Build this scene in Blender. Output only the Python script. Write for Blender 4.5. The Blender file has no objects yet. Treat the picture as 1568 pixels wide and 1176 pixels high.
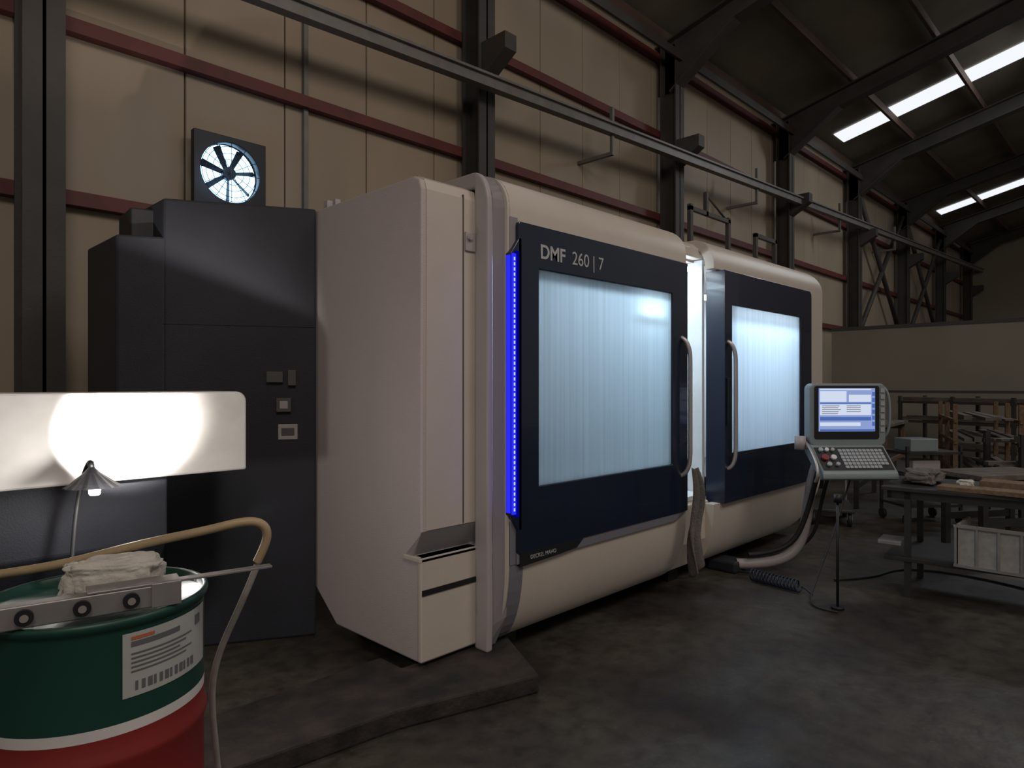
import bpy, math, random
from mathutils import Vector, noise, Matrix
random.seed(4)
D = bpy.data
SC = bpy.context.scene
COL = SC.collection
SC.view_settings.view_transform = 'Standard'

# ------------------------------------------------------------ materials
def mat(name, col, rough=0.5, metal=0.0, var=0.0, vscale=4.0, bump=0.0, bscale=40.0, stretch=(1,1,1), col2=None, coat=0.0):
    m = D.materials.new(name); m.use_nodes = True
    nt = m.node_tree; b = nt.nodes['Principled BSDF']
    b.inputs['Base Color'].default_value = (*col, 1)
    b.inputs['Roughness'].default_value = rough
    b.inputs['Metallic'].default_value = metal
    b.inputs['Coat Weight'].default_value = coat
    tc = nt.nodes.new('ShaderNodeTexCoord')
    mp = nt.nodes.new('ShaderNodeMapping'); mp.inputs['Scale'].default_value = stretch
    nt.links.new(tc.outputs['Object'], mp.inputs['Vector'])
    if var > 0 or col2:
        n = nt.nodes.new('ShaderNodeTexNoise'); n.inputs['Scale'].default_value = vscale
        n.inputs['Detail'].default_value = 6
        nt.links.new(mp.outputs[0], n.inputs['Vector'])
        r = nt.nodes.new('ShaderNodeValToRGB')
        c2 = col2 if col2 else tuple(max(0, c*(1-var)) for c in col)
        r.color_ramp.elements[0].position = 0.35; r.color_ramp.elements[1].position = 0.65
        r.color_ramp.elements[0].color = (*c2, 1); r.color_ramp.elements[1].color = (*col, 1)
        nt.links.new(n.outputs['Fac'], r.inputs['Fac'])
        nt.links.new(r.outputs['Color'], b.inputs['Base Color'])
    if bump > 0:
        n2 = nt.nodes.new('ShaderNodeTexNoise'); n2.inputs['Scale'].default_value = bscale
        n2.inputs['Detail'].default_value = 4
        nt.links.new(mp.outputs[0], n2.inputs['Vector'])
        bp = nt.nodes.new('ShaderNodeBump'); bp.inputs['Strength'].default_value = bump
        bp.inputs['Distance'].default_value = 0.02
        nt.links.new(n2.outputs['Fac'], bp.inputs['Height'])
        nt.links.new(bp.outputs['Normal'], b.inputs['Normal'])
    return m

def floor_mat():
    m = D.materials.new('floor_concrete'); m.use_nodes=True
    nt=m.node_tree; b=nt.nodes['Principled BSDF']; L=nt.links.new
    tc=nt.nodes.new('ShaderNodeTexCoord')
    def nz(s,d,lo,hi,c0,c1):
        n=nt.nodes.new('ShaderNodeTexNoise'); n.inputs['Scale'].default_value=s; n.inputs['Detail'].default_value=d
        L(tc.outputs['Object'],n.inputs['Vector'])
        r=nt.nodes.new('ShaderNodeValToRGB'); r.color_ramp.elements[0].position=lo; r.color_ramp.elements[1].position=hi
        r.color_ramp.elements[0].color=(*c0,1); r.color_ramp.elements[1].color=(*c1,1); L(n.outputs['Fac'],r.inputs['Fac']); return r
    big=nz(.9,7,.38,.62,(.028,.021,.018),(.074,.066,.052))
    fine=nz(9,8,.30,.60,(.50,.46,.44),(1,1,1))
    speck=nz(45,3,.60,.72,(1,1,1),(1.6,1.5,1.3))
    m1=nt.nodes.new('ShaderNodeMixRGB'); m1.blend_type='MULTIPLY'; m1.inputs[0].default_value=1
    L(big.outputs[0],m1.inputs[1]); L(fine.outputs[0],m1.inputs[2])
    m2=nt.nodes.new('ShaderNodeMixRGB'); m2.blend_type='MULTIPLY'; m2.inputs[0].default_value=1
    L(m1.outputs[0],m2.inputs[1]); L(speck.outputs[0],m2.inputs[2]); L(m2.outputs[0],b.inputs['Base Color'])
    rr=nz(1.6,5,.40,.60,(.36,.36,.36),(.62,.62,.62)); L(rr.outputs[0],b.inputs['Roughness'])
    n2=nt.nodes.new('ShaderNodeTexNoise'); n2.inputs['Scale'].default_value=22; L(tc.outputs['Object'],n2.inputs['Vector'])
    bp=nt.nodes.new('ShaderNodeBump'); bp.inputs['Strength'].default_value=.15; bp.inputs['Distance'].default_value=.02
    L(n2.outputs['Fac'],bp.inputs['Height']); L(bp.outputs['Normal'],b.inputs['Normal'])
    return m

def emit(name, col, s):
    m = D.materials.new(name); m.use_nodes = True
    nt = m.node_tree; nt.nodes.clear()
    o = nt.nodes.new('ShaderNodeOutputMaterial'); e = nt.nodes.new('ShaderNodeEmission')
    e.inputs['Color'].default_value = (*col, 1); e.inputs['Strength'].default_value = s
    nt.links.new(e.outputs[0], o.inputs['Surface'])
    return m

def window_mat(name, tint, clear):
    m = D.materials.new(name); m.use_nodes = True
    nt = m.node_tree; nt.nodes.clear(); L = nt.links.new
    o = nt.nodes.new('ShaderNodeOutputMaterial')
    tc = nt.nodes.new('ShaderNodeTexCoord')
    mp = nt.nodes.new('ShaderNodeMapping'); mp.inputs['Scale'].default_value = (46, 46, 0.6)
    L(tc.outputs['Object'], mp.inputs['Vector'])
    n = nt.nodes.new('ShaderNodeTexNoise'); n.inputs['Scale'].default_value = 1.0; n.inputs['Detail'].default_value = 5
    L(mp.outputs[0], n.inputs['Vector'])
    r = nt.nodes.new('ShaderNodeValToRGB')
    r.color_ramp.elements[0].position = .25; r.color_ramp.elements[1].position = .68
    r.color_ramp.elements[0].color = tuple(c*.84 for c in tint)+(1,)
    r.color_ramp.elements[1].color = (*tint, 1)
    L(n.outputs['Fac'], r.inputs['Fac'])
    t = nt.nodes.new('ShaderNodeBsdfTranslucent'); L(r.outputs['Color'], t.inputs['Color'])
    tr = nt.nodes.new('ShaderNodeBsdfTransparent'); tr.inputs['Color'].default_value = (.8, .85, .9, 1)
    gl = nt.nodes.new('ShaderNodeBsdfGlossy'); gl.inputs['Roughness'].default_value = .12
    gl.inputs['Color'].default_value = (.8, .8, .8, 1)
    m1 = nt.nodes.new('ShaderNodeMixShader'); m1.inputs[0].default_value = clear
    L(t.outputs[0], m1.inputs[1]); L(tr.outputs[0], m1.inputs[2])
    m2 = nt.nodes.new('ShaderNodeMixShader'); m2.inputs[0].default_value = .07
    L(m1.outputs[0], m2.inputs[1]); L(gl.outputs[0], m2.inputs[2])
    L(m2.outputs[0], o.inputs['Surface'])
    return m

M = dict(
 shell = mat('machine_cream_paint', (.58,.515,.45), .38, 0, .05, 3, .05, 60),
 side  = mat('machine_textured_grey_paint', (.53,.46,.45), .55, 0, .04, 2, .25, 150),
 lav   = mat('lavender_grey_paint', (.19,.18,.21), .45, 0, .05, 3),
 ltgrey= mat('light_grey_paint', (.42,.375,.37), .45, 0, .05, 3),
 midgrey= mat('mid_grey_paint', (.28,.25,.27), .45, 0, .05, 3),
 navy  = mat('navy_door_gloss', (.009,.016,.038), .25, 0, .1, 2, coat=.2),
 black = mat('black_plastic', (.009,.009,.011), .5, 0, .1, 8),
 dgrey = mat('dark_grey_recess', (.09,.085,.085), .6),
 recess= mat('recess_grey', (.30,.275,.27), .6),
 cab   = mat('cabinet_dark_paint', (.020,.021,.030), .65, 0, .25, 3, .15, 120),
 inner = mat('interior_stainless', (.76,.80,.82), .4, .1, .1, 5),
 steel = mat('brushed_handle_steel', (.50,.45,.44), .35, .6),
 alu   = mat('aluminium', (.45,.43,.42), .42, .75, .15, 12),
 col   = mat('column_paint', (.060,.052,.046), .6, 0, .25, 3, .1, 50),
 girt  = mat('red_oxide_girt', (.13,.028,.024), .6, 0, .3, 3),
 rail  = mat('grey_rail_steel', (.20,.185,.17), .5, .2, .2, 6),
 wall  = mat('wall_sandwich_panel', (.38,.30,.215), .6, 0, .18, .8, .06, 5, (1,1,.25)),
 wallend = mat('wall_end_panel', (.34,.29,.21), .65, 0, .12, .8),
 part  = mat('partition_panel', (.36,.33,.27), .6, 0, .12, .7),
 roof  = mat('roof_sheet', (.23,.20,.15), .7, 0, .25, .8),
 purlin= mat('purlin_brown', (.11,.065,.045), .65, 0, .2, 3),
 floor = floor_mat(),
 plinth= mat('dirty_concrete', (.046,.034,.028), .8, 0, 0, 6, .5, 25, col2=(.014,.011,.010)),
 green = mat('drum_green', (.010,.058,.044), .42, 0, .15, 3, .03, 20),
 white = mat('white_paint', (.70,.67,.64), .5, 0, .08, 10),
 red   = mat('drum_red', (.24,.020,.018), .5, 0, .1, 4),
 label = mat('label_paper', (.44,.44,.42), .6, 0, .08, 14),
 ink   = mat('label_ink', (.12,.12,.13), .7),
 inkred= mat('label_ink_red', (.5,.12,.05), .7),
 rag   = mat('rag_cloth', (.60,.56,.50), .9, 0, .12, 14, .3, 60),
 cloth = mat('grey_cloth', (.17,.15,.14), .95, 0, .3, 10, .4, 60),
 hose  = mat('tan_hose', (.46,.34,.20), .5, 0, .15, 12),
 hose2 = mat('pale_hose', (.42,.38,.35), .5, 0, .2, 20),
 rubber= mat('black_rubber', (.015,.015,.016), .6),
 bluehose = mat('blue_hose', (.010,.018,.04), .45),
 wood  = mat('old_wood', (.22,.135,.075), .75, 0, .4, 6, .2, 30, (1,6,6)),
 wood2 = mat('weathered_wood', (.18,.15,.125), .8, 0, .4, 5, .2, 30),
 tablest = mat('table_steel', (.045,.043,.042), .5, .3, .2, 8),
 grey  = mat('pendant_grey', (.22,.26,.27), .4, 0, .05, 6),
 key   = mat('keycap_grey', (.36,.38,.39), .5),
 text  = mat('lettering_silver', (.50,.50,.50), .4, .2),
 plast = mat('clear_plastic', (.40,.38,.36), .25, 0, .2, 20),
 led   = emit('blue_led', (.012,.014,1.0), 1.9),
 ledbloom= emit('blue_led_bloom', (.004,.004,1.0), .22),  # dim blue emission standing in for bloom around the LED
 leddot= emit('blue_led_dot', (.16,.20,1.0), 4),
 lamp  = emit('machine_lamp', (.82,.93,1.0), 12),
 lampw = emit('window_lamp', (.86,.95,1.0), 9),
 sky   = emit('skylight_glow', (.92,.95,1.0), 1.0),
 fan   = emit('fan_daylight', (.36,.66,1.0), 4.5),
 bulb  = emit('bulb_glow', (1,.97,.9), 40),
 screen= emit('screen_bg', (.32,.42,.78), .8),
 scrw  = emit('screen_white', (.70,.78,.95), .9),
 scrb  = emit('screen_blue', (.10,.20,.60), .7),
 win1  = window_mat('door_window_left', (.64,.72,.77), .10),
 win2  = window_mat('door_window_right', (.74,.80,.86), .08),
)

# ------------------------------------------------------------ mesh helpers
def empty(name, loc=(0,0,0), rz=0):
    e = D.objects.new(name, None); COL.objects.link(e)
    e.location = loc; e.rotation_euler = (0,0,rz); e.empty_display_size = .1
    return e

def mk(name, verts, faces, m, parent=None, bevel=0, seg=2, smooth=False):
    me = D.meshes.new(name); me.from_pydata([tuple(v) for v in verts], [], faces)
    import bmesh
    bm = bmesh.new(); bm.from_mesh(me); bmesh.ops.recalc_face_normals(bm, faces=bm.faces); bm.to_mesh(me); bm.free()
    me.materials.append(M[m])
    o = D.objects.new(name, me); COL.objects.link(o)
    if parent: o.parent = parent
    if bevel:
        b = o.modifiers.new('b', 'BEVEL'); b.width = bevel; b.segments = seg; b.limit_method = 'ANGLE'; b.angle_limit = .5
    if smooth:
        for p in me.polygons: p.use_smooth = True
    return o

def bx(name, x0,x1,y0,y1,z0,z1, m, parent=None, bevel=0, seg=2):
    v = [(x,y,z) for x in (x0,x1) for y in (y0,y1) for z in (z0,z1)]
    f = [(0,1,3,2),(4,6,7,5),(0,4,5,1),(2,3,7,6),(0,2,6,4),(1,5,7,3)]
    return mk(name, v, f, m, parent, bevel, seg)

def multi(name, boxes, m, parent=None, bevel=0):
    v=[];f=[]
    for (x0,x1,y0,y1,z0,z1) in boxes:
        n=len(v)
        v += [(x,y,z) for x in (x0,x1) for y in (y0,y1) for z in (z0,z1)]
        f += [tuple(i+n for i in q) for q in [(0,1,3,2),(4,6,7,5),(0,4,5,1),(2,3,7,6),(0,2,6,4),(1,5,7,3)]]
    return mk(name, v, f, m, parent, bevel)

def prism(name, pts, a0, a1, axis, m, parent=None, bevel=0, seg=2):
    n=len(pts); v=[]
    for a in (a0,a1):
        for p in pts:
            v.append({'X':(a,p[0],p[1]),'Y':(p[0],a,p[1]),'Z':(p[0],p[1],a)}[axis])
    f=[tuple(range(n)), tuple(range(n,2*n))[::-1]]
    f+=[(i,(i+1)%n,n+(i+1)%n,n+i) for i in range(n)]
    return mk(name, v, f, m, parent, bevel, seg)

def cyl(name, p0, p1, r, m, parent=None, n=24, r2=None, smooth=True):
    p0=Vector(p0);p1=Vector(p1);d=(p1-p0).normalized()
    a = d.orthogonal().normalized(); b = d.cross(a); r2 = r if r2 is None else r2
    v=[];f=[]
    for P,R in ((p0,r),(p1,r2)):
        for i in range(n):
            t=2*math.pi*i/n; v.append(P+(a*math.cos(t)+b*math.sin(t))*R)
    f=[(i,(i+1)%n,n+(i+1)%n,n+i) for i in range(n)]
    k=len(f)
    f+=[tuple(range(n)),tuple(range(n,2*n))]
    o = mk(name,v,f,m,parent)
    if smooth:
        for i,p in enumerate(o.data.polygons):
            p.use_smooth = i<k
    return o

def tube(name, pts, r, m, parent=None, smooth=True, cyclic=False):
    c = D.curves.new(name,'CURVE'); c.dimensions='3D'; c.bevel_depth=r; c.bevel_resolution=4; c.use_fill_caps=True
    s = c.splines.new('NURBS' if smooth else 'POLY'); s.points.add(len(pts)-1)
    for p,q in zip(s.points,pts): p.co=(*q,1)
    if smooth: s.use_endpoint_u=True; s.order_u=4; s.resolution_u=8
    s.use_cyclic_u=cyclic
    o = D.objects.new(name+'_c',c); COL.objects.link(o)
    bpy.context.view_layer.update()
    me = D.meshes.new_from_object(o.evaluated_get(bpy.context.evaluated_depsgraph_get()))
    D.objects.remove(o)
    me.name=name; me.materials.clear(); me.materials.append(M[m])
    for p in me.polygons: p.use_smooth=True
    ob = D.objects.new(name,me); COL.objects.link(ob)
    if parent: ob.parent=parent
    return ob

def boolean(o, cutter, op):
    b = o.modifiers.new('bool','BOOLEAN'); b.operation=op; b.object=cutter; b.solver='EXACT'
    b.material_mode='TRANSFER'
    bpy.context.view_layer.update()
    me = D.meshes.new_from_object(o.evaluated_get(bpy.context.evaluated_depsgraph_get()))
    o.modifiers.clear(); o.data=me
    D.objects.remove(cutter)

def addbevel(o,w,seg=2):
    b=o.modifiers.new('b','BEVEL'); b.width=w;b.segments=seg;b.limit_method='ANGLE';b.angle_limit=.5

def rrect(x0,x1,z0,z1, r, n=8):
    pts=[]
    for key,cx,cz,a0 in (('bl',x0,z0,180),('br',x1,z0,270),('tr',x1,z1,0),('tl',x0,z1,90)):
        rx,rz = r.get(key,(0,0))
        if rx==0: pts.append((cx,cz)); continue
        ox = x0+rx if 'l' in key else x1-rx
        oz = z0+rz if 'b' in key else z1-rz
        for i in range(n+1):
            a=math.radians(a0+90*i/n); pts.append((ox+rx*math.cos(a),oz+rz*math.sin(a)))
    return pts

def crumple(name, center, size, m, parent=None, seed=0, amp=.35, rz=0):
    import bmesh
    bm=bmesh.new(); bmesh.ops.create_icosphere(bm,subdivisions=5,radius=1)
    R=Matrix.Rotation(rz,3,'Z')
    for v in bm.verts:
        p=v.co.copy()
        q=Vector([math.copysign(abs(c)**.55,c) for c in p])
        k=noise.noise(p*1.8+Vector((seed,0,0)))*amp+abs(noise.noise(p*4.5+Vector((0,seed,0))))*amp*.6
        q*= (1+k-.1)
        q.z=max(q.z,-.8)
        v.co=Vector(center)+R@Vector((q.x*size[0],q.y*size[1],q.z*size[2]))
    me=D.meshes.new(name); bm.to_mesh(me); bm.free(); me.materials.append(M[m])
    for p in me.polygons: p.use_smooth=True
    o=D.objects.new(name,me); COL.objects.link(o)
    if parent:o.parent=parent
    return o

def text(name, body, loc, size, m, parent=None, rot=(math.pi/2,0,0), ext=.001, bold=0):
    c=D.curves.new(name,'FONT'); c.body=body; c.size=size; c.extrude=ext; c.offset=bold
    o=D.objects.new(name+'_c',c); COL.objects.link(o); bpy.context.view_layer.update()
    me=D.meshes.new_from_object(o.evaluated_get(bpy.context.evaluated_depsgraph_get())); D.objects.remove(o)
    me.materials.clear(); me.materials.append(M[m])
    ob=D.objects.new(name,me); COL.objects.link(ob); ob.location=loc; ob.rotation_euler=rot
    if parent: ob.parent=parent
    return ob

# ------------------------------------------------------------ room
W=6.62
bx('floor', -8,38,-12,W+.2,-.1,0,'floor')
pb=[]
x=-7.64
while x<36:
    pb.append((x+.006,x+.994,W,W+.1,0,7.75)); x+=1.0
wb=multi('wall_back', pb,'wall'); addbevel(wb,.012)
bx('trim_1', -7.6,36,W+.1,W+.14,0,7.8,'purlin')
bx('wall_end', 36,36.2,-12,W+.1,0,12,'wallend')
bx('partition_wall', 18,18.12,-8,W-.45,0,3.0,'part')
bx('trim_2', 17.97,18.15,-8,W-.45,3.0,3.08,'dgrey')
bx('trim_3', 17.98,18.0,-8,W-.45,1.45,1.5,'dgrey')
k=4
for z in (3.2,4.64,6.12,7.5):
    bx('trim_%d'%k, -7.6,36,W-.11,W,z-.06,z+.06,'girt'); k+=1
bx('trim_%d'%k, 3.55,3.60,W-.05,W,0,7.5,'rail'); k+=1
cx=[1.17,5.86,10.56,15.5,20.3,25.2,30.3,35.2]
EZ=7.6
for i,c in enumerate(cx):
    e=empty('steel_column')
    y0,y1=W-.44,W-.12
    for nm,b in (('flange_front',(c-.14,c+.14,y0,y0+.025,0,EZ+.1)),('flange_rear',(c-.14,c+.14,y1-.025,y1,0,EZ+.1)),('web',(c-.012,c+.012,y0,y1,0,EZ+.1)),
                 ('base_plate',(c-.22,c+.22,y0-.05,y1+.05,0,.03))):
        bx(nm,*b,'col',e)
    prism('corbel',[(y0,5.95),(y0-.42,5.95),(y0-.42,5.75),(y0,5.5)],c-.1,c+.1,'X','col',e)
    r=empty('roof_rafter')
    S=.25
    def zz(y): return EZ+S*(W-y)
    yr=-9
    prism('top_flange',[(W,zz(W)+.10),(yr,zz(yr)+.10),(yr,zz(yr)+.07),(W,zz(W)+.07)],c-.13,c+.13,'X','col',r)
    prism('web',[(W,zz(W)+.08),(yr,zz(yr)+.08),(yr,zz(yr)-.25),(W-1.5,zz(W-1.5)-.25),(W-.3,zz(W)-.75),(W,zz(W)-.75)],c-.012,c+.012,'X','col',r)
    prism('bottom_flange',[(W-.3,zz(W)-.75),(W-1.5,zz(W-1.5)-.25),(yr,zz(yr)-.25),(yr,zz(yr)-.28),(W-1.5,zz(W-1.5)-.28),(W-.3,zz(W)-.78)],c-.13,c+.13,'X','col',r)
S=.25
prism('ceiling',[(W+.2,EZ+.33-.05),(-9,EZ+.33+S*(W+9)),(-9,EZ+.40+S*(W+9)),(W+.2,EZ+.40-.05)],-8,36.2,'X','roof')
y=W-.2
while y>-8.8:
    z=EZ+S*(W-y)
    bx('roof_purlin',-8,36,y-.03,y+.03,z+.1,z+.28,'purlin'); y-=1.55
for xs in (7.7,18.0,28.6):
    prism('skylight_strip',[(W-.5,EZ+.295+S*.5),(-6,EZ+.295+S*(W+6)),(-6,EZ+.31+S*(W+6)),(W-.5,EZ+.31+S*.5)],xs,xs+.75,'X','sky')
bx('eave_beam',-8,36,W-.5,W-.45,7.35,7.5,'col')
e=empty('crane_rail')
prism('rail',[(-6,4.75),(36,6.62),(36,6.76),(-6,4.89)],W-.72,W-.60,'Y','rail',e)
prism('rail_lip',[(-6,4.87),(36,6.74),(36,6.77),(-6,4.90)],W-.76,W-.56,'Y','rail',e)
for i,xx in enumerate([8.25,13.2,18.0,22.8]):
    zr=4.75+(xx+6)/42*1.87
    bx('hanger_%d'%i,xx-.03,xx+.03,W-.66,W,zr-.30,zr-.25,'rail',e)
    bx('hanger_post_%d'%i,xx-.025,xx+.025,W-.67,W-.62,zr-.3,zr+.42,'rail',e)
e=empty('cross_bracing')
for xa,xb in ((20.5,25.0),(25.4,30.1)):
    for za,zb in ((3.0,7.2),(7.2,3.0)):
        cyl('brace',(xa,W-.3,za),(xb,W-.3,zb),.07,'col',e,n=8)

# ------------------------------------------------------------ machining centre
mc=empty('machining_center')
prof=[(2.912,.12),(3.785,.12),(4.089,.34),(4.089,2.80),(2.98,2.80),(2.93,2.775),(2.912,2.72)]
left=prism('side_cabinet',prof,2.267,2.80,'X','side',mc)
cut=prism('cut',[(2.85,.84),(2.912,.84),(2.985,.70),(2.85,.70)],2.1,2.9,'X','recess')
boolean(left,cut,'DIFFERENCE'); addbevel(left,.010)
mk('grip_recess_slope',[(2.262,2.903,.842),(2.262,2.980,.702),(2.67,2.980,.702),(2.67,2.903,.842)],[(0,1,2,3)],'recess',mc)
mk('grip_recess_side',[(2.2655,2.905,.838),(2.2655,3.05,.702),(2.2655,2.975,.702)],[(0,1,2)],'recess',mc)
prism('corner_front',[(2.905,.845),(2.905,2.72),(2.93,2.78),(2.98,2.806),(3.3,2.806),(3.3,2.79),(2.93,2.76),(2.915,2.72),(2.915,.845)],2.30,2.67,'X','shell',mc)
bx('corner_front_low',2.255,2.67,2.900,2.93,.13,.70,'shell',mc,.008)
bx('ledge_lip',2.250,2.67,2.900,3.055,.675,.70,'shell',mc,.004)
bx('black_slot',2.262,2.67,2.893,2.915,.495,.525,'black',mc)
bx('seam_strip',2.56,2.566,2.900,2.91,.85,2.74,'dgrey',mc)
cyl('latch_knob',(2.60,2.905,2.50),(2.60,2.875,2.50),.018,'steel',mc)
bx('latch_plate',2.575,2.65,2.892,2.906,2.42,2.53,'ltgrey',mc,.003)
bx('lifting_boss',2.30,2.34,3.95,4.0,2.80,2.86,'ltgrey',mc,.004)
bx('lifting_boss_2',2.30,2.34,3.85,3.88,2.80,2.85,'ltgrey',mc,.004)
bx('rear_wall',2.8,7.6,3.95,4.09,.3,2.78,'inner',mc)
bx('roof_panel',2.8,7.6,2.95,4.09,2.70,2.80,'side',mc)
bx('bed',2.8,7.5,2.93,4.0,.12,.62,'dgrey',mc)
bx('end_wall',7.45,7.6,2.95,4.09,.3,2.78,'side',mc)
bx('machine_base',2.5,7.2,3.22,3.9,0,.12,'black',mc)
bx('leveling_foot',2.97,3.1,3.0,3.12,0,.12,'black',mc)
bx('leveling_foot_2',4.9,5.05,2.98,3.12,0,.12,'black',mc)

def arc(cy,cz,r,a0,a1,n=6,ry=None):
    ry=ry or r
    return [(cy+r*math.cos(math.radians(a0+(a1-a0)*i/n)), cz+ry*math.sin(math.radians(a0+(a1-a0)*i/n))) for i in range(n+1)]
def shell(name,x0,x1,rad,wins):
    outer=[(3.05,.12)]+arc(2.92,.62,.20,270,180,14,.50)+arc(2.92,2.66,.20,180,90,10,.22)+[(3.6,2.88)]
    inner=[(3.6,2.82)]+arc(2.94,2.64,.14,90,180,6,.18)+arc(2.94,.66,.14,180,270,6,.44)+[(3.05,.22)]
    s=prism(name,outer+inner,x0,x1,'X','shell',mc)
    c=prism('clip',rrect(x0-.001,x1+.001,.11,2.90,rad,12),2.5,3.7,'Y','shell')
    boolean(s,c,'INTERSECT')
    for (a,b,z0,z1) in wins:
        w=bx('w',a,b,2.6,2.95,z0,z1,'shell'); boolean(s,w,'DIFFERENCE')
    for p in s.data.polygons: p.use_smooth=True
    s.data.set_sharp_from_angle(angle=.45)
    return s
WIN1=(2.98,4.49,1.04,2.335); WIN2=(5.43,6.93,1.06,2.325)
shell('front_shell_left',2.74,4.74,{'tr':(.12,.12),'br':(.25,.2)},[WIN1])
shell('front_shell_right',5.19,7.65,{'tr':(.30,.28),'br':(.95,.75),'tl':(.05,.05),'bl':(.06,.06)},[WIN2,(5.0,5.32,.64,2.62)])
prism('pillar_outer',[(2.912,.10)]+[(2.80,.10)]+[(2.795,.3),(2.795,2.60)]+arc(2.93,2.68,.135,180,90,7,.215)+[(3.6,2.895),(3.6,2.80),(2.912,2.80)],2.655,2.70,'X','ltgrey',mc,.012)
pa=[(2.84,.12),(2.80,.25),(2.795,.6),(2.795,2.60)]+arc(2.93,2.68,.135,180,90,7,.205)+[(3.6,2.885)]
pbb=[(2.84,.12),(2.75,.30),(2.718,.62),(2.718,2.66)]+arc(2.92,2.66,.202,180,90,7,.222)+[(3.6,2.882)]
v=[];n=len(pa)
for p in pa: v.append((2.695,p[0],p[1]))
for p in pbb: v.append((2.760,p[0],p[1]))
f=[(i,i+1,n+i+1,n+i) for i in range(n-1)]
mk('pillar_chamfer',v,f,'midgrey',mc,smooth=False)
bx('pillar_front',2.755,2.82,2.712,2.74,.60,2.62,'midgrey',mc,.004)
bx('pillar_front_lower',2.755,2.86,2.710,2.74,.60,.86,'lav',mc,.004)
v=[]
pf=arc(2.92,.62,.206,180,262,8,.505)
for p in pf: v.append((2.755,p[0],p[1])); v.append((2.865,p[0],p[1]))
f=[(2*i,2*i+1,2*i+3,2*i+2) for i in range(len(pf)-1)]
mk('pillar_front_foot',v,f,'lav',mc)

def door(tag,x0,x1,z0,z1,win,y0,y1,rl):
    a,b,c,d=win
    o=prism('door_panel_'+tag,rrect(x0,x1,z0,z1,rl,5),y0,y1,'Y','navy',mc)
    w=bx('w',a,b,2.5,3.0,c,d,'navy'); boolean(o,w,'DIFFERENCE'); addbevel(o,.006)
    bx('door_glass_'+tag,a-.003,b+.003,y0+.014,y0+.020,c-.003,d+.003,'win1' if tag=='left' else 'win2',mc)
    return o
door('left',2.80,4.715,.66,2.595,WIN1,2.690,2.745,{'bl':(.02,.02),'tl':(.02,.02)})
door('right',5.30,7.22,.64,2.615,WIN2,2.675,2.85,{'tr':(.06,.06),'br':(.10,.10)})
prism('led_carrier',[(2.735,.90),(2.735,2.40),(2.81,2.50),(2.83,2.50),(2.83,.80),(2.80,.80)],2.690,2.73,'Y','navy',mc,.004)
bx('led_strip',2.742,2.772,2.680,2.692,.90,2.40,'led',mc,.003)
bx('led_bloom_strip',2.772,2.800,2.682,2.692,.88,2.42,'ledbloom',mc,.003)  # LED bloom on the door built as a glowing strip, not a real part
bx('led_side',2.732,2.736,2.692,2.722,.91,2.39,'led',mc)
multi('led_dots',[(2.752,2.760,2.677,2.682,.92+i*.03,.938+i*.03) for i in range(49)],'leddot',mc)
prism('grey_trim_left',[(2.80,.60),(2.80,.665),(4.70,.655),(4.55,.60)],2.700,2.735,'Y','lav',mc,.003)
prism('nameplate',[(2.82,.585),(2.82,.668),(3.42,.668),(3.34,.612),(3.20,.600)],2.690,2.72,'Y','black',mc,.002)
text('nameplate_text','DECKEL MAHO',(2.90,2.688,.618),.034,'text',mc)
text('model_lettering','DMF',(2.985,2.688,2.405),.118,'text',mc,bold=.0025)
text('model_number','260 | 7',(3.285,2.688,2.405),.118,'text',mc)
prism('opening_header',[(2.86,2.72),(2.86,2.80),(2.92,2.85),(3.6,2.85),(3.6,2.72)],4.70,5.25,'X','shell',mc,.01)
prism('opening_sill',[(2.80,.66),(2.80,.35),(2.90,.13),(3.2,.13),(3.2,.68),(2.85,.68)],4.70,5.25,'X','shell',mc,.01)
bx('sill_tray',4.72,5.25,2.83,3.3,.68,.72,'inner',mc,.004)
bx('door_post_left',4.70,4.735,2.80,2.95,.68,2.72,'inner',mc,.004)
multi('door_post_right',[(5.27,5.31,2.87,3.02,.68,2.72),(5.36,5.40,3.1,3.3,.68,2.72)],'inner',mc,.004)
multi('inner_rails',[(5.62,5.70,3.5,3.6,.68,2.7),(6.2,6.26,3.5,3.6,.68,2.7)],'ltgrey',mc)
multi('lamp_strip',[(5.45,7.15,2.93,2.97,2.40,2.44),(4.80,5.2,2.96,3.0,2.62,2.66)],'lamp',mc)
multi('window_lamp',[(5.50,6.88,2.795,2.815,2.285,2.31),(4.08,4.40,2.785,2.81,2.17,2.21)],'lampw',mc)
bx('spindle_ram',3.95,4.45,3.35,3.95,1.7,2.6,'inner',mc,.03)
cyl('spindle_nose',(4.2,3.55,1.7),(4.2,3.55,1.45),.11,'steel',mc)
bx('work_table',3.1,7.2,3.05,3.85,.62,.80,'dgrey',mc,.01)
def handle(nm,x,y,z0,z1,yb):
    tube(nm,[(x-.03,yb,z1+.01),(x-.02,yb-.03,z1),(x,y,z1-.07),(x,y,z1-.2),(x,y,(z0+z1)/2),(x,y,z0+.2),(x,y,z0+.07),(x-.02,yb-.03,z0),(x-.03,yb,z0-.01)],.017,'steel',mc)
handle('door_handle_left',4.655,2.635,.95,2.0,2.70)
handle('door_handle_right',5.385,2.62,.94,2.0,2.68)
bx('handle_lock',5.325,5.36,2.655,2.68,1.30,1.70,'black',mc,.004)
multi('roof_frame',[(5.98,6.03,3.38,3.42,2.8,3.44),(6.78,6.83,3.38,3.42,2.8,3.44),(5.98,6.83,3.38,3.42,3.38,3.42),(6.3,6.34,3.38,3.42,3.38,3.62)],'col',mc)
cyl('roof_frame_strut',(6.32,3.40,3.60),(6.80,3.40,3.40),.012,'col',mc,n=8)
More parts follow.
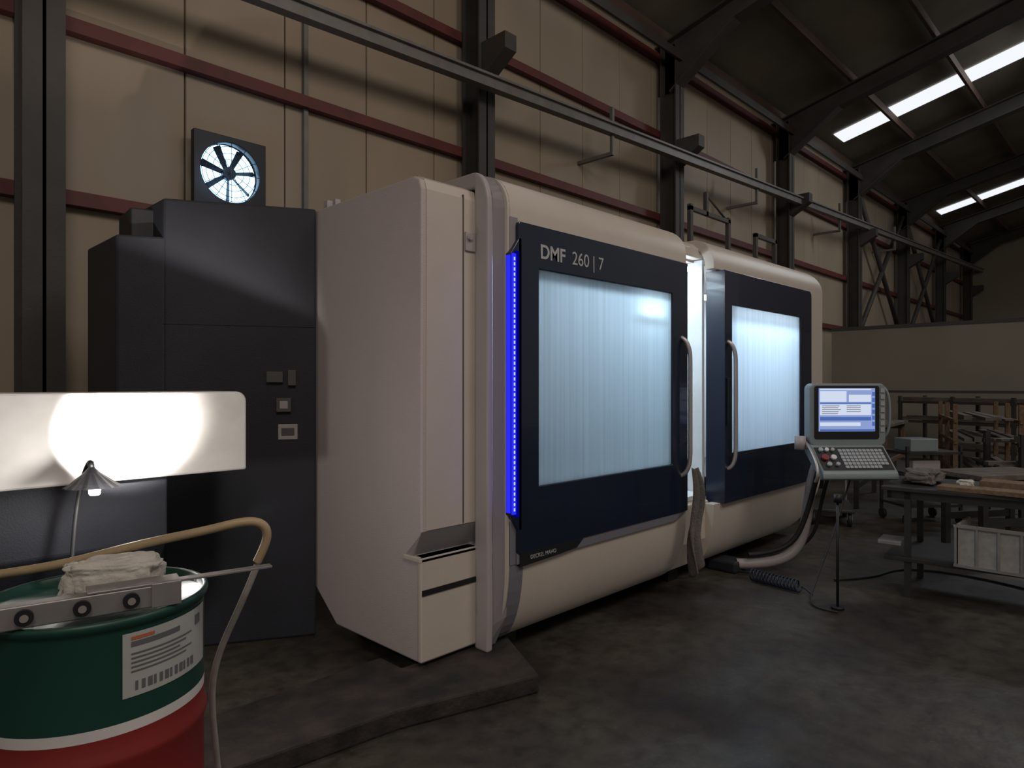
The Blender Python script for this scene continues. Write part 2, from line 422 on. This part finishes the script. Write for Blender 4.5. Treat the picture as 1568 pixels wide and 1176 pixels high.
multi('roof_frame_small',[(6.84,6.88,3.1,3.14,2.85,3.24),(7.32,7.36,3.1,3.14,2.85,3.24),(6.84,7.36,3.1,3.14,3.2,3.24)],'col',mc)

prism('concrete_plinth',[(2.66,2.40),(1.9,2.62),(1.0,2.72),(1.0,3.2),(2.2,3.2),(2.2,3.0),(2.95,2.95)],0,.10,'Z','plinth',None,.012)

# ------------------------------------------------------------ dark cabinet
cb=empty('electrical_cabinet')
prism('cabinet_body',[(1.452,4.435),(2.25,4.0),(2.27,4.10),(2.27,5.3),(1.452,5.3)],0,2.80,'Z','cab',cb,.015)
prism('cabinet_wing',[(1.225,4.56),(1.46,4.43),(1.46,5.2),(1.225,5.2)],0,2.56,'Z','cab',cb,.015)
prism('cabinet_top_box',[(1.33,4.65),(1.9,4.5),(1.95,5.0),(1.36,5.0)],2.5,2.76,'Z','black',cb,.01)
P1=Vector((1.452,4.435,0)); dv=(Vector((2.25,4.0,0))-P1).normalized(); nv=Vector((-dv.y,dv.x,0))*-1
if nv.y>0: nv=-nv
def facebox(nm,s0,s1,z0,z1,t,m):
    a=P1+dv*s0; b=P1+dv*s1; pts=[(a.x,a.y),(b.x,b.y),(b.x+nv.x*t,b.y+nv.y*t),(a.x+nv.x*t,a.y+nv.y*t)]
    return prism(nm,pts,z0,z1,'Z',m,cb,.003)
facebox('seam_h',0,.90,2.02,2.025,.003,'black')
facebox('gauge_block',.60,.70,1.66,1.73,.03,'dgrey')
facebox('gauge_block_2',.73,.78,1.64,1.74,.03,'dgrey')
facebox('socket',.66,.75,1.47,1.56,.03,'dgrey')
facebox('socket_face',.68,.73,1.49,1.54,.034,'ltgrey')
facebox('label_plate',.67,.79,1.29,1.39,.006,'ltgrey')
facebox('label_plate_2',.69,.77,1.315,1.365,.009,'dgrey')

hs=empty('conveyor_housing')
prism('housing_front',rrect(-.3,1.515,1.21,1.612,{'tr':(.05,.05)},5),3.40,3.75,'Y','white',hs,.01)
bx('housing_seam',.800,.804,3.394,3.402,1.21,1.61,'dgrey',hs)
bx('housing_leg',-.2,-.1,3.5,3.6,0,1.25,'cab',hs)
prism('housing_chute',[(3.45,1.22),(3.45,.9),(3.9,.3),(4.2,.3),(4.2,1.22)],.3,1.15,'X','cab',hs,.01)
bx('housing_support',.5,.95,3.75,4.1,0,.32,'cab',hs,.01)

wl=empty('work_lamp')
A0=Vector((.757,3.15,1.31))
B0=A0+Vector((0,-.03,-.075))
n=28; v=[];f=[]
for j,(r,h) in enumerate([(.010,0),(.028,.02),(.075,.062),(.098,.078)]):
    for i in range(n):
        a=2*math.pi*i/n; rr=r*(1+(.06 if i%2 else -.03)*(j>1)); v.append(A0+Vector((rr*math.cos(a),rr*math.sin(a)-h*.25,-h)))
for j in range(3):
    for i in range(n): f.append((j*n+i,j*n+(i+1)%n,(j+1)*n+(i+1)%n,(j+1)*n+i))
mk('lamp_shade',v,f,'black',wl)
crumple('lamp_bulb',B0+Vector((0,-.015,-.010)),(.022,.022,.030),'bulb',wl,1,.0)
cyl('lamp_neck',A0+Vector((0,0,-.004)),A0+Vector((0,.01,.02)),.012,'black',wl)
tube('gooseneck',[A0+Vector((0,.01,.02)),A0+Vector((-.0,.06,.02)),A0+Vector((-.02,.11,-.1)),(.70,3.2,1.0),(.66,3.1,.5),(.65,3.05,.02)],.009,'rubber',wl)
cyl('lamp_foot',(.65,3.05,0),(.65,3.05,.025),.11,'black',wl)

# ------------------------------------------------------------ fan
fn=empty('exhaust_fan')
fx,fz,fy=2.715,3.68,6.50
ring=prism('fan_frame',rrect(fx-.345,fx+.345,fz-.34,fz+.34,{}),fy-.07,fy+.01,'Y','black',fn)
c=cyl('c',(fx,fy-.3,fz),(fx,fy+.2,fz),.285,'black',None,n=48)
boolean(ring,c,'DIFFERENCE'); addbevel(ring,.006)
cyl('fan_daylight',(fx,fy+.045,fz),(fx,fy+.05,fz),.285,'fan',fn,n=48)
cyl('fan_duct',(fx,fy+.051,fz),(fx,fy+.115,fz),.30,'black',fn,n=32)
cyl('fan_hub',(fx,fy-.04,fz),(fx,fy+.03,fz),.06,'black',fn)
for i in range(7):
    a=2*math.pi*i/7+.2
    def pr(r,t,y): return (fx+r*math.cos(a+t),fy+y,fz+r*math.sin(a+t))
    mk('fan_blade_%d'%i,[pr(.05,-.3,-.01),pr(.05,.4,.02),pr(.27,.11,.03),pr(.27,-.10,-.02)],[(0,1,2,3)],'black',fn)
for r in (.12,.18,.24,.28):
    tube('guard_ring',[(fx+r*math.cos(2*math.pi*i/32),fy-.075,fz+r*math.sin(2*math.pi*i/32)) for i in range(32)],.003,'black',fn,False,True)
for i in range(6):
    a=math.pi*i/6; cyl('guard_spoke',(fx-.285*math.cos(a),fy-.075,fz-.285*math.sin(a)),(fx+.285*math.cos(a),fy-.075,fz+.285*math.sin(a)),.003,'black',fn,n=6)

# ------------------------------------------------------------ drum
dr=empty('oil_drum')
CX,CY=.520,2.12
K=.945
def lathe(nm,prof,m,n=72):
    v=[];f=[]
    for r,z in prof:
        for i in range(n):
            a=2*math.pi*i/n; v.append((CX+K*r*math.cos(a),CY+K*r*math.sin(a),z))
    for j in range(len(prof)-1):
        for i in range(n): f.append((j*n+i,j*n+(i+1)%n,(j+1)*n+(i+1)%n,(j+1)*n+i))
    return mk(nm,v,f,m,dr,smooth=True)
lathe('drum_upper',[(.288,.812),(.288,1.035),(.291,1.045),(.297,1.05),(.300,1.06),(.298,1.07),(.290,1.072),(.284,1.068),(.280,1.05),(.0,1.05)],'green')
lathe('drum_band',[(.2885,.785),(.2885,.812)],'white')
lathe('drum_lower',[(.0,.14),(.285,.14),(.295,.15),(.288,.165),(.288,.42),(.296,.435),(.296,.45),(.288,.465),(.288,.70),(.296,.715),(.296,.73),(.288,.745),(.288,.785)],'red')
def patch(nm,a0,a1,z0,z1,m,r=.2895,n=20):
    v=[];f=[]
    for i in range(n+1):
        a=math.radians(a0+(a1-a0)*i/n)
        v+= [(CX+K*r*math.cos(a),CY+K*r*math.sin(a),z0),(CX+K*r*math.cos(a),CY+K*r*math.sin(a),z1)]
    f=[(2*i,2*i+2,2*i+3,2*i+1) for i in range(n)]
    return mk(nm,v,f,m,dr,smooth=True)
patch('label',-92,-32,.870,1.03,'label',.2900)
patch('label_title',-88,-60,.995,1.008,'ink',.2915)
patch('label_logo',-88,-76,1.012,1.020,'inkred',.2915)
for i in range(5):
    patch('label_line',-88,-50-(i%3)*5,.975-i*.011,.979-i*.011,'ink',.2915,12)
for i in range(12):
    patch('label_barcode',-86+i*3.2,-84.6+i*3.2+(i%3)*.5,.885,.908,'ink',.2915,2)
patch('label_icon',-46,-40,.985,1.012,'ink',.2915,4)
cyl('bung_cap',(.60,2.24,1.05),(.60,2.24,1.075),.035,'black',dr)
pt=empty('wooden_pallet')
multi('deck',[(0.0+i*.15,.12+i*.15,1.72,2.62,.115,.138) for i in range(6)],'wood2',pt)
multi('bearers',[(0,.87,y,y+.1,.022,.115) for y in (1.74,2.12,2.5)],'wood2',pt)
multi('bottom_boards',[(0.0,.12,1.72,2.62,0,.022),(.75,.87,1.72,2.62,0,.022)],'wood2',pt)

bk=empty('metal_bracket',(.47,1.915,1.074),math.atan2(-.068,.355))
bx('bar',-.20,.19,-.02,.02,.0,.055,'alu',bk,.003)
bx('bar_top_plate',-.02,.19,-.02,.05,.055,.062,'alu',bk,.002)
bx('end_plate',.12,.19,-.028,-.02,.0,.062,'alu',bk,.002)
for i,xx in enumerate((-.145,-.03,.075)):
    cyl('bolt_%d'%i,(xx,-.02,.028),(xx,-.034,.028),.019,'black',bk); cyl('bolt_core_%d'%i,(xx,-.034,.028),(xx,-.037,.028),.009,'steel',bk)
bx('flat_strip',.15,.43,.0,.030,.050,.056,'alu',bk,.001)
crumple('white_rag',(.55,2.08,1.118),(.135,.065,.058),'rag',None,3,.22,-.35)
tube('rubber_hose',[(.30,2.47,1.09),(.454,2.343,1.111),(.564,2.241,1.15),(.684,2.109,1.195),(.784,2.015,1.22),(.865,1.975,1.242),(.920,1.953,1.236),(.942,1.951,1.19),(.925,1.97,1.14),(.915,1.98,1.11)],.013,'hose')
tube('drain_tube',[(.915,1.98,1.10),(.885,2.02,.98),(.860,2.09,.866),(.838,2.154,.706),(.90,2.25,.45),(.96,2.35,.15),(1.05,2.45,.012),(1.3,2.3,.012)],.010,'hose2')

# ------------------------------------------------------------ pendant
pd=empty('control_pendant',(6.0,1.945,0),math.radians(-43))
prism('monitor_housing',rrect(-.325,.325,1.13,1.655,{k:(.05,.05) for k in ('bl','br','tl','tr')},6),-.04,.07,'Y','grey',pd,.012)
prism('monitor_bezel',rrect(-.29,.265,1.19,1.635,{k:(.02,.02) for k in ('bl','br','tl','tr')},4),-.047,-.035,'Y','black',pd,.003)
bx('screen',-.255,.225,-.050,-.046,1.255,1.615,'screen',pd)
multi('screen_windows',[(-.245,.19,-.052,-.0505,1.60,1.61),(-.245,-.02,-.052,-.0505,1.50,1.59),(0,.19,-.052,-.0505,1.50,1.56),(-.245,.19,-.052,-.0505,1.39,1.48),(-.245,.10,-.052,-.0505,1.30,1.33)],'scrw',pd)
multi('screen_bars',[(-.245,.19,-.0525,-.0505,1.485,1.495),(-.245,.19,-.0525,-.0505,1.345,1.375),(-.245,.225,-.0525,-.0505,1.257,1.272)]+[(.2,.222,-.0525,-.0505,1.30+i*.05,1.335+i*.05) for i in range(6)],'scrb',pd)
multi('screen_text',[(-.23,-.10+random.random()*.08,-.0535,-.0525,1.465-i*.016,1.470-i*.016) for i in range(5)]+[(-.02,.10,-.0535,-.0525,1.465-i*.016,1.470-i*.016) for i in range(4)],'ink',pd)
multi('soft_keys',[(.275,.31,-.047,-.04,1.25+i*.055,1.285+i*.055) for i in range(7)],'key',pd)
prism('keyboard_tray',[(.02,1.17),(.06,1.08),(-.06,.98),(-.22,.87),(-.27,.885),(-.26,.93),(-.06,1.13)],-.33,.30,'X','grey',pd,.015)
ks=empty('key_bank',(0,-.06,1.13)); ks.parent=pd; ks.rotation_euler=(math.radians(45),0,0)
multi('keys',[(-.12+i*.034,-.092+i*.034,-.235+j*.034,-.208+j*.034,.002,.012) for i in range(11) for j in range(6) if not(i>8 and j<1)],'key',ks)
bx('key_field',-.31,.28,-.25,-.01,-.002,.003,'black',ks,.002)
for i,(x,y,r) in enumerate([(-.27,-.05,.018),(-.22,-.05,.016),(-.17,-.05,.014),(-.26,-.13,.028),(-.19,-.13,.022),(-.25,-.20,.018),(-.18,-.20,.016)]):
    cyl('knob_%d'%i,(x,y,.002),(x,y,.03),r,('white' if i in(1,4) else 'red' if i==3 else 'key'),ks)
tube('tray_grip',[(-.36,-.20,.86),(-.37,-.26,.90),(-.35,-.24,1.0),(-.35,-.06,1.14),(-.34,0,1.16)],.012,'steel',pd)
tube('side_handle',[(.33,0,1.20),(.36,-.03,1.24),(.365,-.03,1.4),(.36,-.03,1.58),(.33,0,1.62)],.012,'grey',pd)
bx('neck_block',-.08,.08,.0,.12,1.02,1.2,'grey',pd,.02)
cyl('arm_joint',(-.38,.02,1.10),(-.38,.02,1.21),.045,'ltgrey',pd)
bx('arm_link',-.40,-.05,-.01,.05,1.10,1.15,'ltgrey',pd,.015)
cs=empty('pendant_stand')
tube('curved_arm',[(5.60,2.72,.07),(5.70,2.60,.07),(5.86,2.44,.09),(5.99,2.33,.20),(6.03,2.28,.42),(6.02,2.25,.70),(5.97,2.18,.95),(5.95,2.10,1.10)],.045,'ltgrey',cs)
tube('arm_cable',[(5.62,2.62,.16),(5.86,2.40,.18),(5.93,2.27,.35),(5.95,2.2,.7),(5.90,2.12,.95)],.022,'rubber',cs)
tube('arm_cable_2',[(6.08,2.62,.06),(6.10,2.25,.2),(6.09,2.2,.5),(6.05,2.12,.8),(6.03,2.05,1.0)],.015,'rubber',cs)
bx('stand_foot',5.50,5.72,2.68,2.95,0,.10,'cab',cs,.02)
pts=[]
a=Vector((5.42,2.50,.055)); b=Vector((5.36,2.08,.055)); dx=(b-a).normalized(); sx=Vector((-dx.y,dx.x,0))
for i in range(14*14+1):
    t=i/(14*14); an=2*math.pi*14*t
    pts.append(a+(b-a)*t+sx*math.cos(an)*.045+Vector((0,0,math.sin(an)*.045)))
tube('coiled_air_hose',[(5.46,2.62,.05)]+pts+[(5.36,1.98,.01)],.007,'bluehose')
st=empty('pedestal_stand')
cyl('post',(5.19,1.737,.01),(5.19,1.737,.80),.010,'black',st)
cyl('base',(5.19,1.737,0),(5.19,1.737,.02),.045,'black',st)
cyl('head',(5.19,1.737,.78),(5.19,1.737,.84),.028,'black',st)
tube('power_cable',[(6.0,1.9,.88),(5.7,1.92,.5),(5.35,1.97,.06),(5.2,1.95,.01),(5.05,1.85,.01),(5.08,1.70,.01)],.007,'rubber')
tube('floor_cable',[(5.9,2.0,.01),(6.1,1.85,.01),(6.35,1.75,.01),(6.7,1.75,.01),(6.9,1.3,.01),(6.7,.8,.01)],.009,'rubber')
v=[];f=[];nu,nvv=14,40
for j in range(nvv+1):
    tt=j/nvv
    for i in range(nu+1):
        s=i/nu-.5
        w=.04+.06*math.sin(min(1,tt*1.4)*math.pi*.6)
        x=4.66+.02*math.sin(tt*5)+s*w*1.5+.05*max(0,tt-.6)
        y=2.60+.04*math.sin(s*9+tt*3)*(.3+tt)-.02*math.sin(tt*7)
        z=.985-tt*.78+.05*math.sin(s*6)*tt+.05*abs(s)
        v.append((x,y,z))
for j in range(nvv):
    for i in range(nu):
        k0=j*(nu+1)+i; f.append((k0,k0+1,k0+nu+2,k0+nu+1))
o=mk('hanging_cloth',v,f,'cloth',None,smooth=True)
sm=o.modifiers.new('s','SOLIDIFY'); sm.thickness=.008

# ------------------------------------------------------------ right side table
tb=empty('steel_workbench',(5.83,1.50,0),math.radians(6))
bx('top',-.03,.75,-1.9,.12,.82,.85,'tablest',tb,.004)
multi('apron',[(0,.72,-1.85,-1.82,.76,.82),(0,.03,-1.85,.08,.76,.82),(.69,.72,-1.85,.08,.76,.82),(0,.72,.05,.08,.76,.82)],'tablest',tb)
multi('legs',[(x,x+.045,y,y+.045,0,.82) for x in(0,.675) for y in(-.08,-1.85)],'tablest',tb)
bx('shelf',-.02,.74,-1.87,.10,.28,.31,'tablest',tb,.003)
bx('drawer_tray',-.04,.2,-.02,.14,.40,.43,'alu',tb,.003)
bx('timber_board',5.85,6.02,.65,1.25,.851,.885,'wood',None,.003)
bx('timber_board',6.25,6.45,.45,1.05,.851,.90,'wood',None,.003)
crumple('dark_jacket',(6.2,1.42,.905),(.17,.12,.055),'cloth',None,7,.4)
crumple('paper_wad',(6.15,1.12,.885),(.06,.05,.028),'rag',None,9,.4)
cr=empty('storage_crate')
multi('frame',[(5.80,5.82,.72,1.12,.312,.62),(6.2,6.22,.72,1.12,.312,.34),(5.80,6.22,.72,.74,.312,.34),(5.80,6.22,1.10,1.12,.312,.62),(5.80,6.22,.70,.72,.312,.62)],'plast',cr,.004)
multi('ribs',[(5.785,5.80,.72+i*.13,.735+i*.13,.312,.62) for i in range(4)]+[(5.783,5.80,.70,1.13,z,z+.02) for z in(.312,.60)],'alu',cr)
crumple('crate_contents',(5.98,.92,.42),(.13,.14,.08),'rag',cr,12,.5)

# ------------------------------------------------------------ background clutter
def bench(x,y,rz,Lx,Wy,H,m='wood',name='wooden_workbench',lm='wood'):
    e=empty(name,(x,y,0),rz)
    multi('planks',[(-Lx/2,Lx/2,-Wy/2+i*Wy/4,-Wy/2+(i+.92)*Wy/4,H-.045,H) for i in range(4)],m,e)
    multi('legs',[(sx*(Lx/2-.1)-.03,sx*(Lx/2-.1)+.03,sy*(Wy/2-.08)-.03,sy*(Wy/2-.08)+.03,0,H-.045) for sx in(-1,1) for sy in(-1,1)],lm,e)
    multi('rails',[(-Lx/2+.1,Lx/2-.1,sy*(Wy/2-.08)-.02,sy*(Wy/2-.08)+.02,.25,.32) for sy in(-1,1)]+[(sx*(Lx/2-.1)-.02,sx*(Lx/2-.1)+.02,-Wy/2+.1,Wy/2-.1,H-.16,H-.06) for sx in(-1,1)],lm,e)
    return e
bench(10.3,3.45,.15,1.8,.9,1.0,'alu','workbench','tablest')
bench(8.35,1.25,-.6,1.0,.6,.76,'wood2','workbench','tablest')
bench(13.6,4.0,.1,2.0,1.0,.95,'wood2')
def rack(x,y,rz,L,Dp,H,levels,m='wood',name='timber_rack'):
    rk=empty(name,(x,y,0),rz)
    multi('uprights',[(-L/2+i*L/2-.03,-L/2+i*L/2+.03,yy-.03,yy+.03,0,H) for i in range(3) for yy in(-Dp/2,Dp/2)],m,rk)
    multi('cross_rails',[(-L/2-.05,L/2+.05,yy-.02,yy+.02,z-.05,z) for z in levels for yy in(-Dp/2,Dp/2)],m,rk)
    bs=[]
    for z in levels:
        for j in range(int(Dp/.12)):
            if random.random()<.25: continue
            bs.append((-L/2-random.uniform(0,.25),L/2+random.uniform(0,.25),-Dp/2+j*.12,-Dp/2+j*.12+.10,z,z+random.uniform(.02,.08)))
    multi('boards',bs,'wood2',rk)
    return rk
rack(12.9,2.2,.3,2.0,.8,1.35,(.35,.8,1.12),'wood')
rack(10.6,.95,-.9,1.3,.7,1.05,(.25,.65,.95),'tablest','steel_rack')
rack(15.9,2.9,1.2,2.2,.8,1.4,(.4,.9,1.3),'col','steel_rack')
rack(15.2,-.2,1.0,2.2,.8,1.4,(.4,.9,1.3),'col','steel_rack')
cr2=empty('equipment_cart',(9.25,2.15,0),-.7)
multi('cart_frame',[(x,x+.03,y,y+.03,.12,.92) for x in(-.35,.32) for y in(-.25,.22)]+[(-.35,.35,-.25,.25,z,z+.03) for z in(.2,.55,.82)],'tablest',cr2)
for i,(x,y) in enumerate([(-.33,-.22),(.33,-.22),(-.33,.22),(.33,.22)]): cyl('castor_%d'%i,(x-.015,y,.06),(x+.015,y,.06),.06,'rubber',cr2)
bx('tool_box',-.2,.15,-.15,.15,.58,.74,'ltgrey',cr2,.01); bx('instrument',-.25,.1,-.18,.12,.85,1.0,'grey',cr2,.01)
crumple('plastic_sheet',(10.1,3.35,1.056),(.4,.22,.07),'plast',None,5,.5)
hb=empty('hand_trolley',(8.5,2.95,0),.4)
bx('deck',-.4,.4,-.25,.25,.16,.2,'tablest',hb,.01)
for i,(x,y) in enumerate([(-.32,-.2),(.32,-.2),(-.32,.2),(.32,.2)]):
    cyl('wheel_%d'%i,(x,y-.02,.08),(x,y+.02,.08),.08,'rubber',hb)
    bx('fork_%d'%i,x-.03,x+.03,y-.03,y+.03,.08,.17,'alu',hb)
tube('push_bar',[(.38,-.22,.2),(.42,-.22,.9),(.42,.22,.9),(.38,.22,.2)],.015,'alu',hb,False)

# ------------------------------------------------------------ lights
def area(name,loc,tgt,sx,sy,e,col):
    l=D.lights.new(name,'AREA'); l.shape='RECTANGLE'; l.size=sx;l.size_y=sy;l.energy=e;l.color=col
    o=D.objects.new(name,l);COL.objects.link(o);o.location=loc
    o.rotation_euler=(Vector(tgt)-Vector(loc)).to_track_quat('-Z','Y').to_euler();return o
def spot(name,loc,tgt,ang,e,col,blend=.15,r=.02):
    l=D.lights.new(name,'SPOT'); l.spot_size=math.radians(ang); l.spot_blend=blend; l.energy=e;l.color=col;l.shadow_soft_size=r
    o=D.objects.new(name,l);COL.objects.link(o);o.location=loc
    o.rotation_euler=(Vector(tgt)-Vector(loc)).to_track_quat('-Z','Y').to_euler();return o
spot('work_lamp_beam',A0+Vector((.03,-.05,.05)),(.90,3.40,1.42),84,170,(1,.96,.90),.7,.02)
def point(name,loc,e,col,r=.03):
    l=D.lights.new(name,'POINT'); l.energy=e; l.color=col; l.shadow_soft_size=r
    o=D.objects.new(name,l); COL.objects.link(o); o.location=loc
point('work_lamp_glow',A0+Vector((.02,-.22,-.06)),11,(1,.96,.92))
point('fan_glow',(fx-.05,fy-.30,fz),3.0,(.35,.6,1),.15)  # added point light in front of the fan for the blue halo
area('fill_light',(-1.5,-3.5,7.5),(3,3,1.5),2.5,2.5,175,(1,.88,.79))  # added fill lights out of view, no lamp known there
area('fill_light.001',(5,-3,8),(6,3,1),2.5,2.5,135,(1,.90,.82))
area('skylight_daylight',(18.3,1,8.8),(17,3,0),.8,8,320,(.9,.95,1))
area('enclosure_light',(5.6,3.4,2.66),(5.6,3.4,0),3.2,.3,52,(.70,.87,1))
area('enclosure_light.001',(3.6,3.3,2.66),(3.6,3.2,0),1.2,.3,12,(.78,.90,1))

w=D.worlds.new('World'); SC.world=w; w.use_nodes=True
bg=w.node_tree.nodes['Background']; bg.inputs[0].default_value=(.95,.87,.80,1); bg.inputs[1].default_value=.19

# ------------------------------------------------------------ camera
cam=D.cameras.new('camera'); cam.sensor_width=36; cam.lens=36*1310/2000; cam.clip_start=.05; cam.clip_end=200
co=D.objects.new('camera',cam); COL.objects.link(co); co.location=(0,0,1.65)
co.rotation_euler=(math.radians(90),0,math.radians(44.4-90))
SC.camera=co
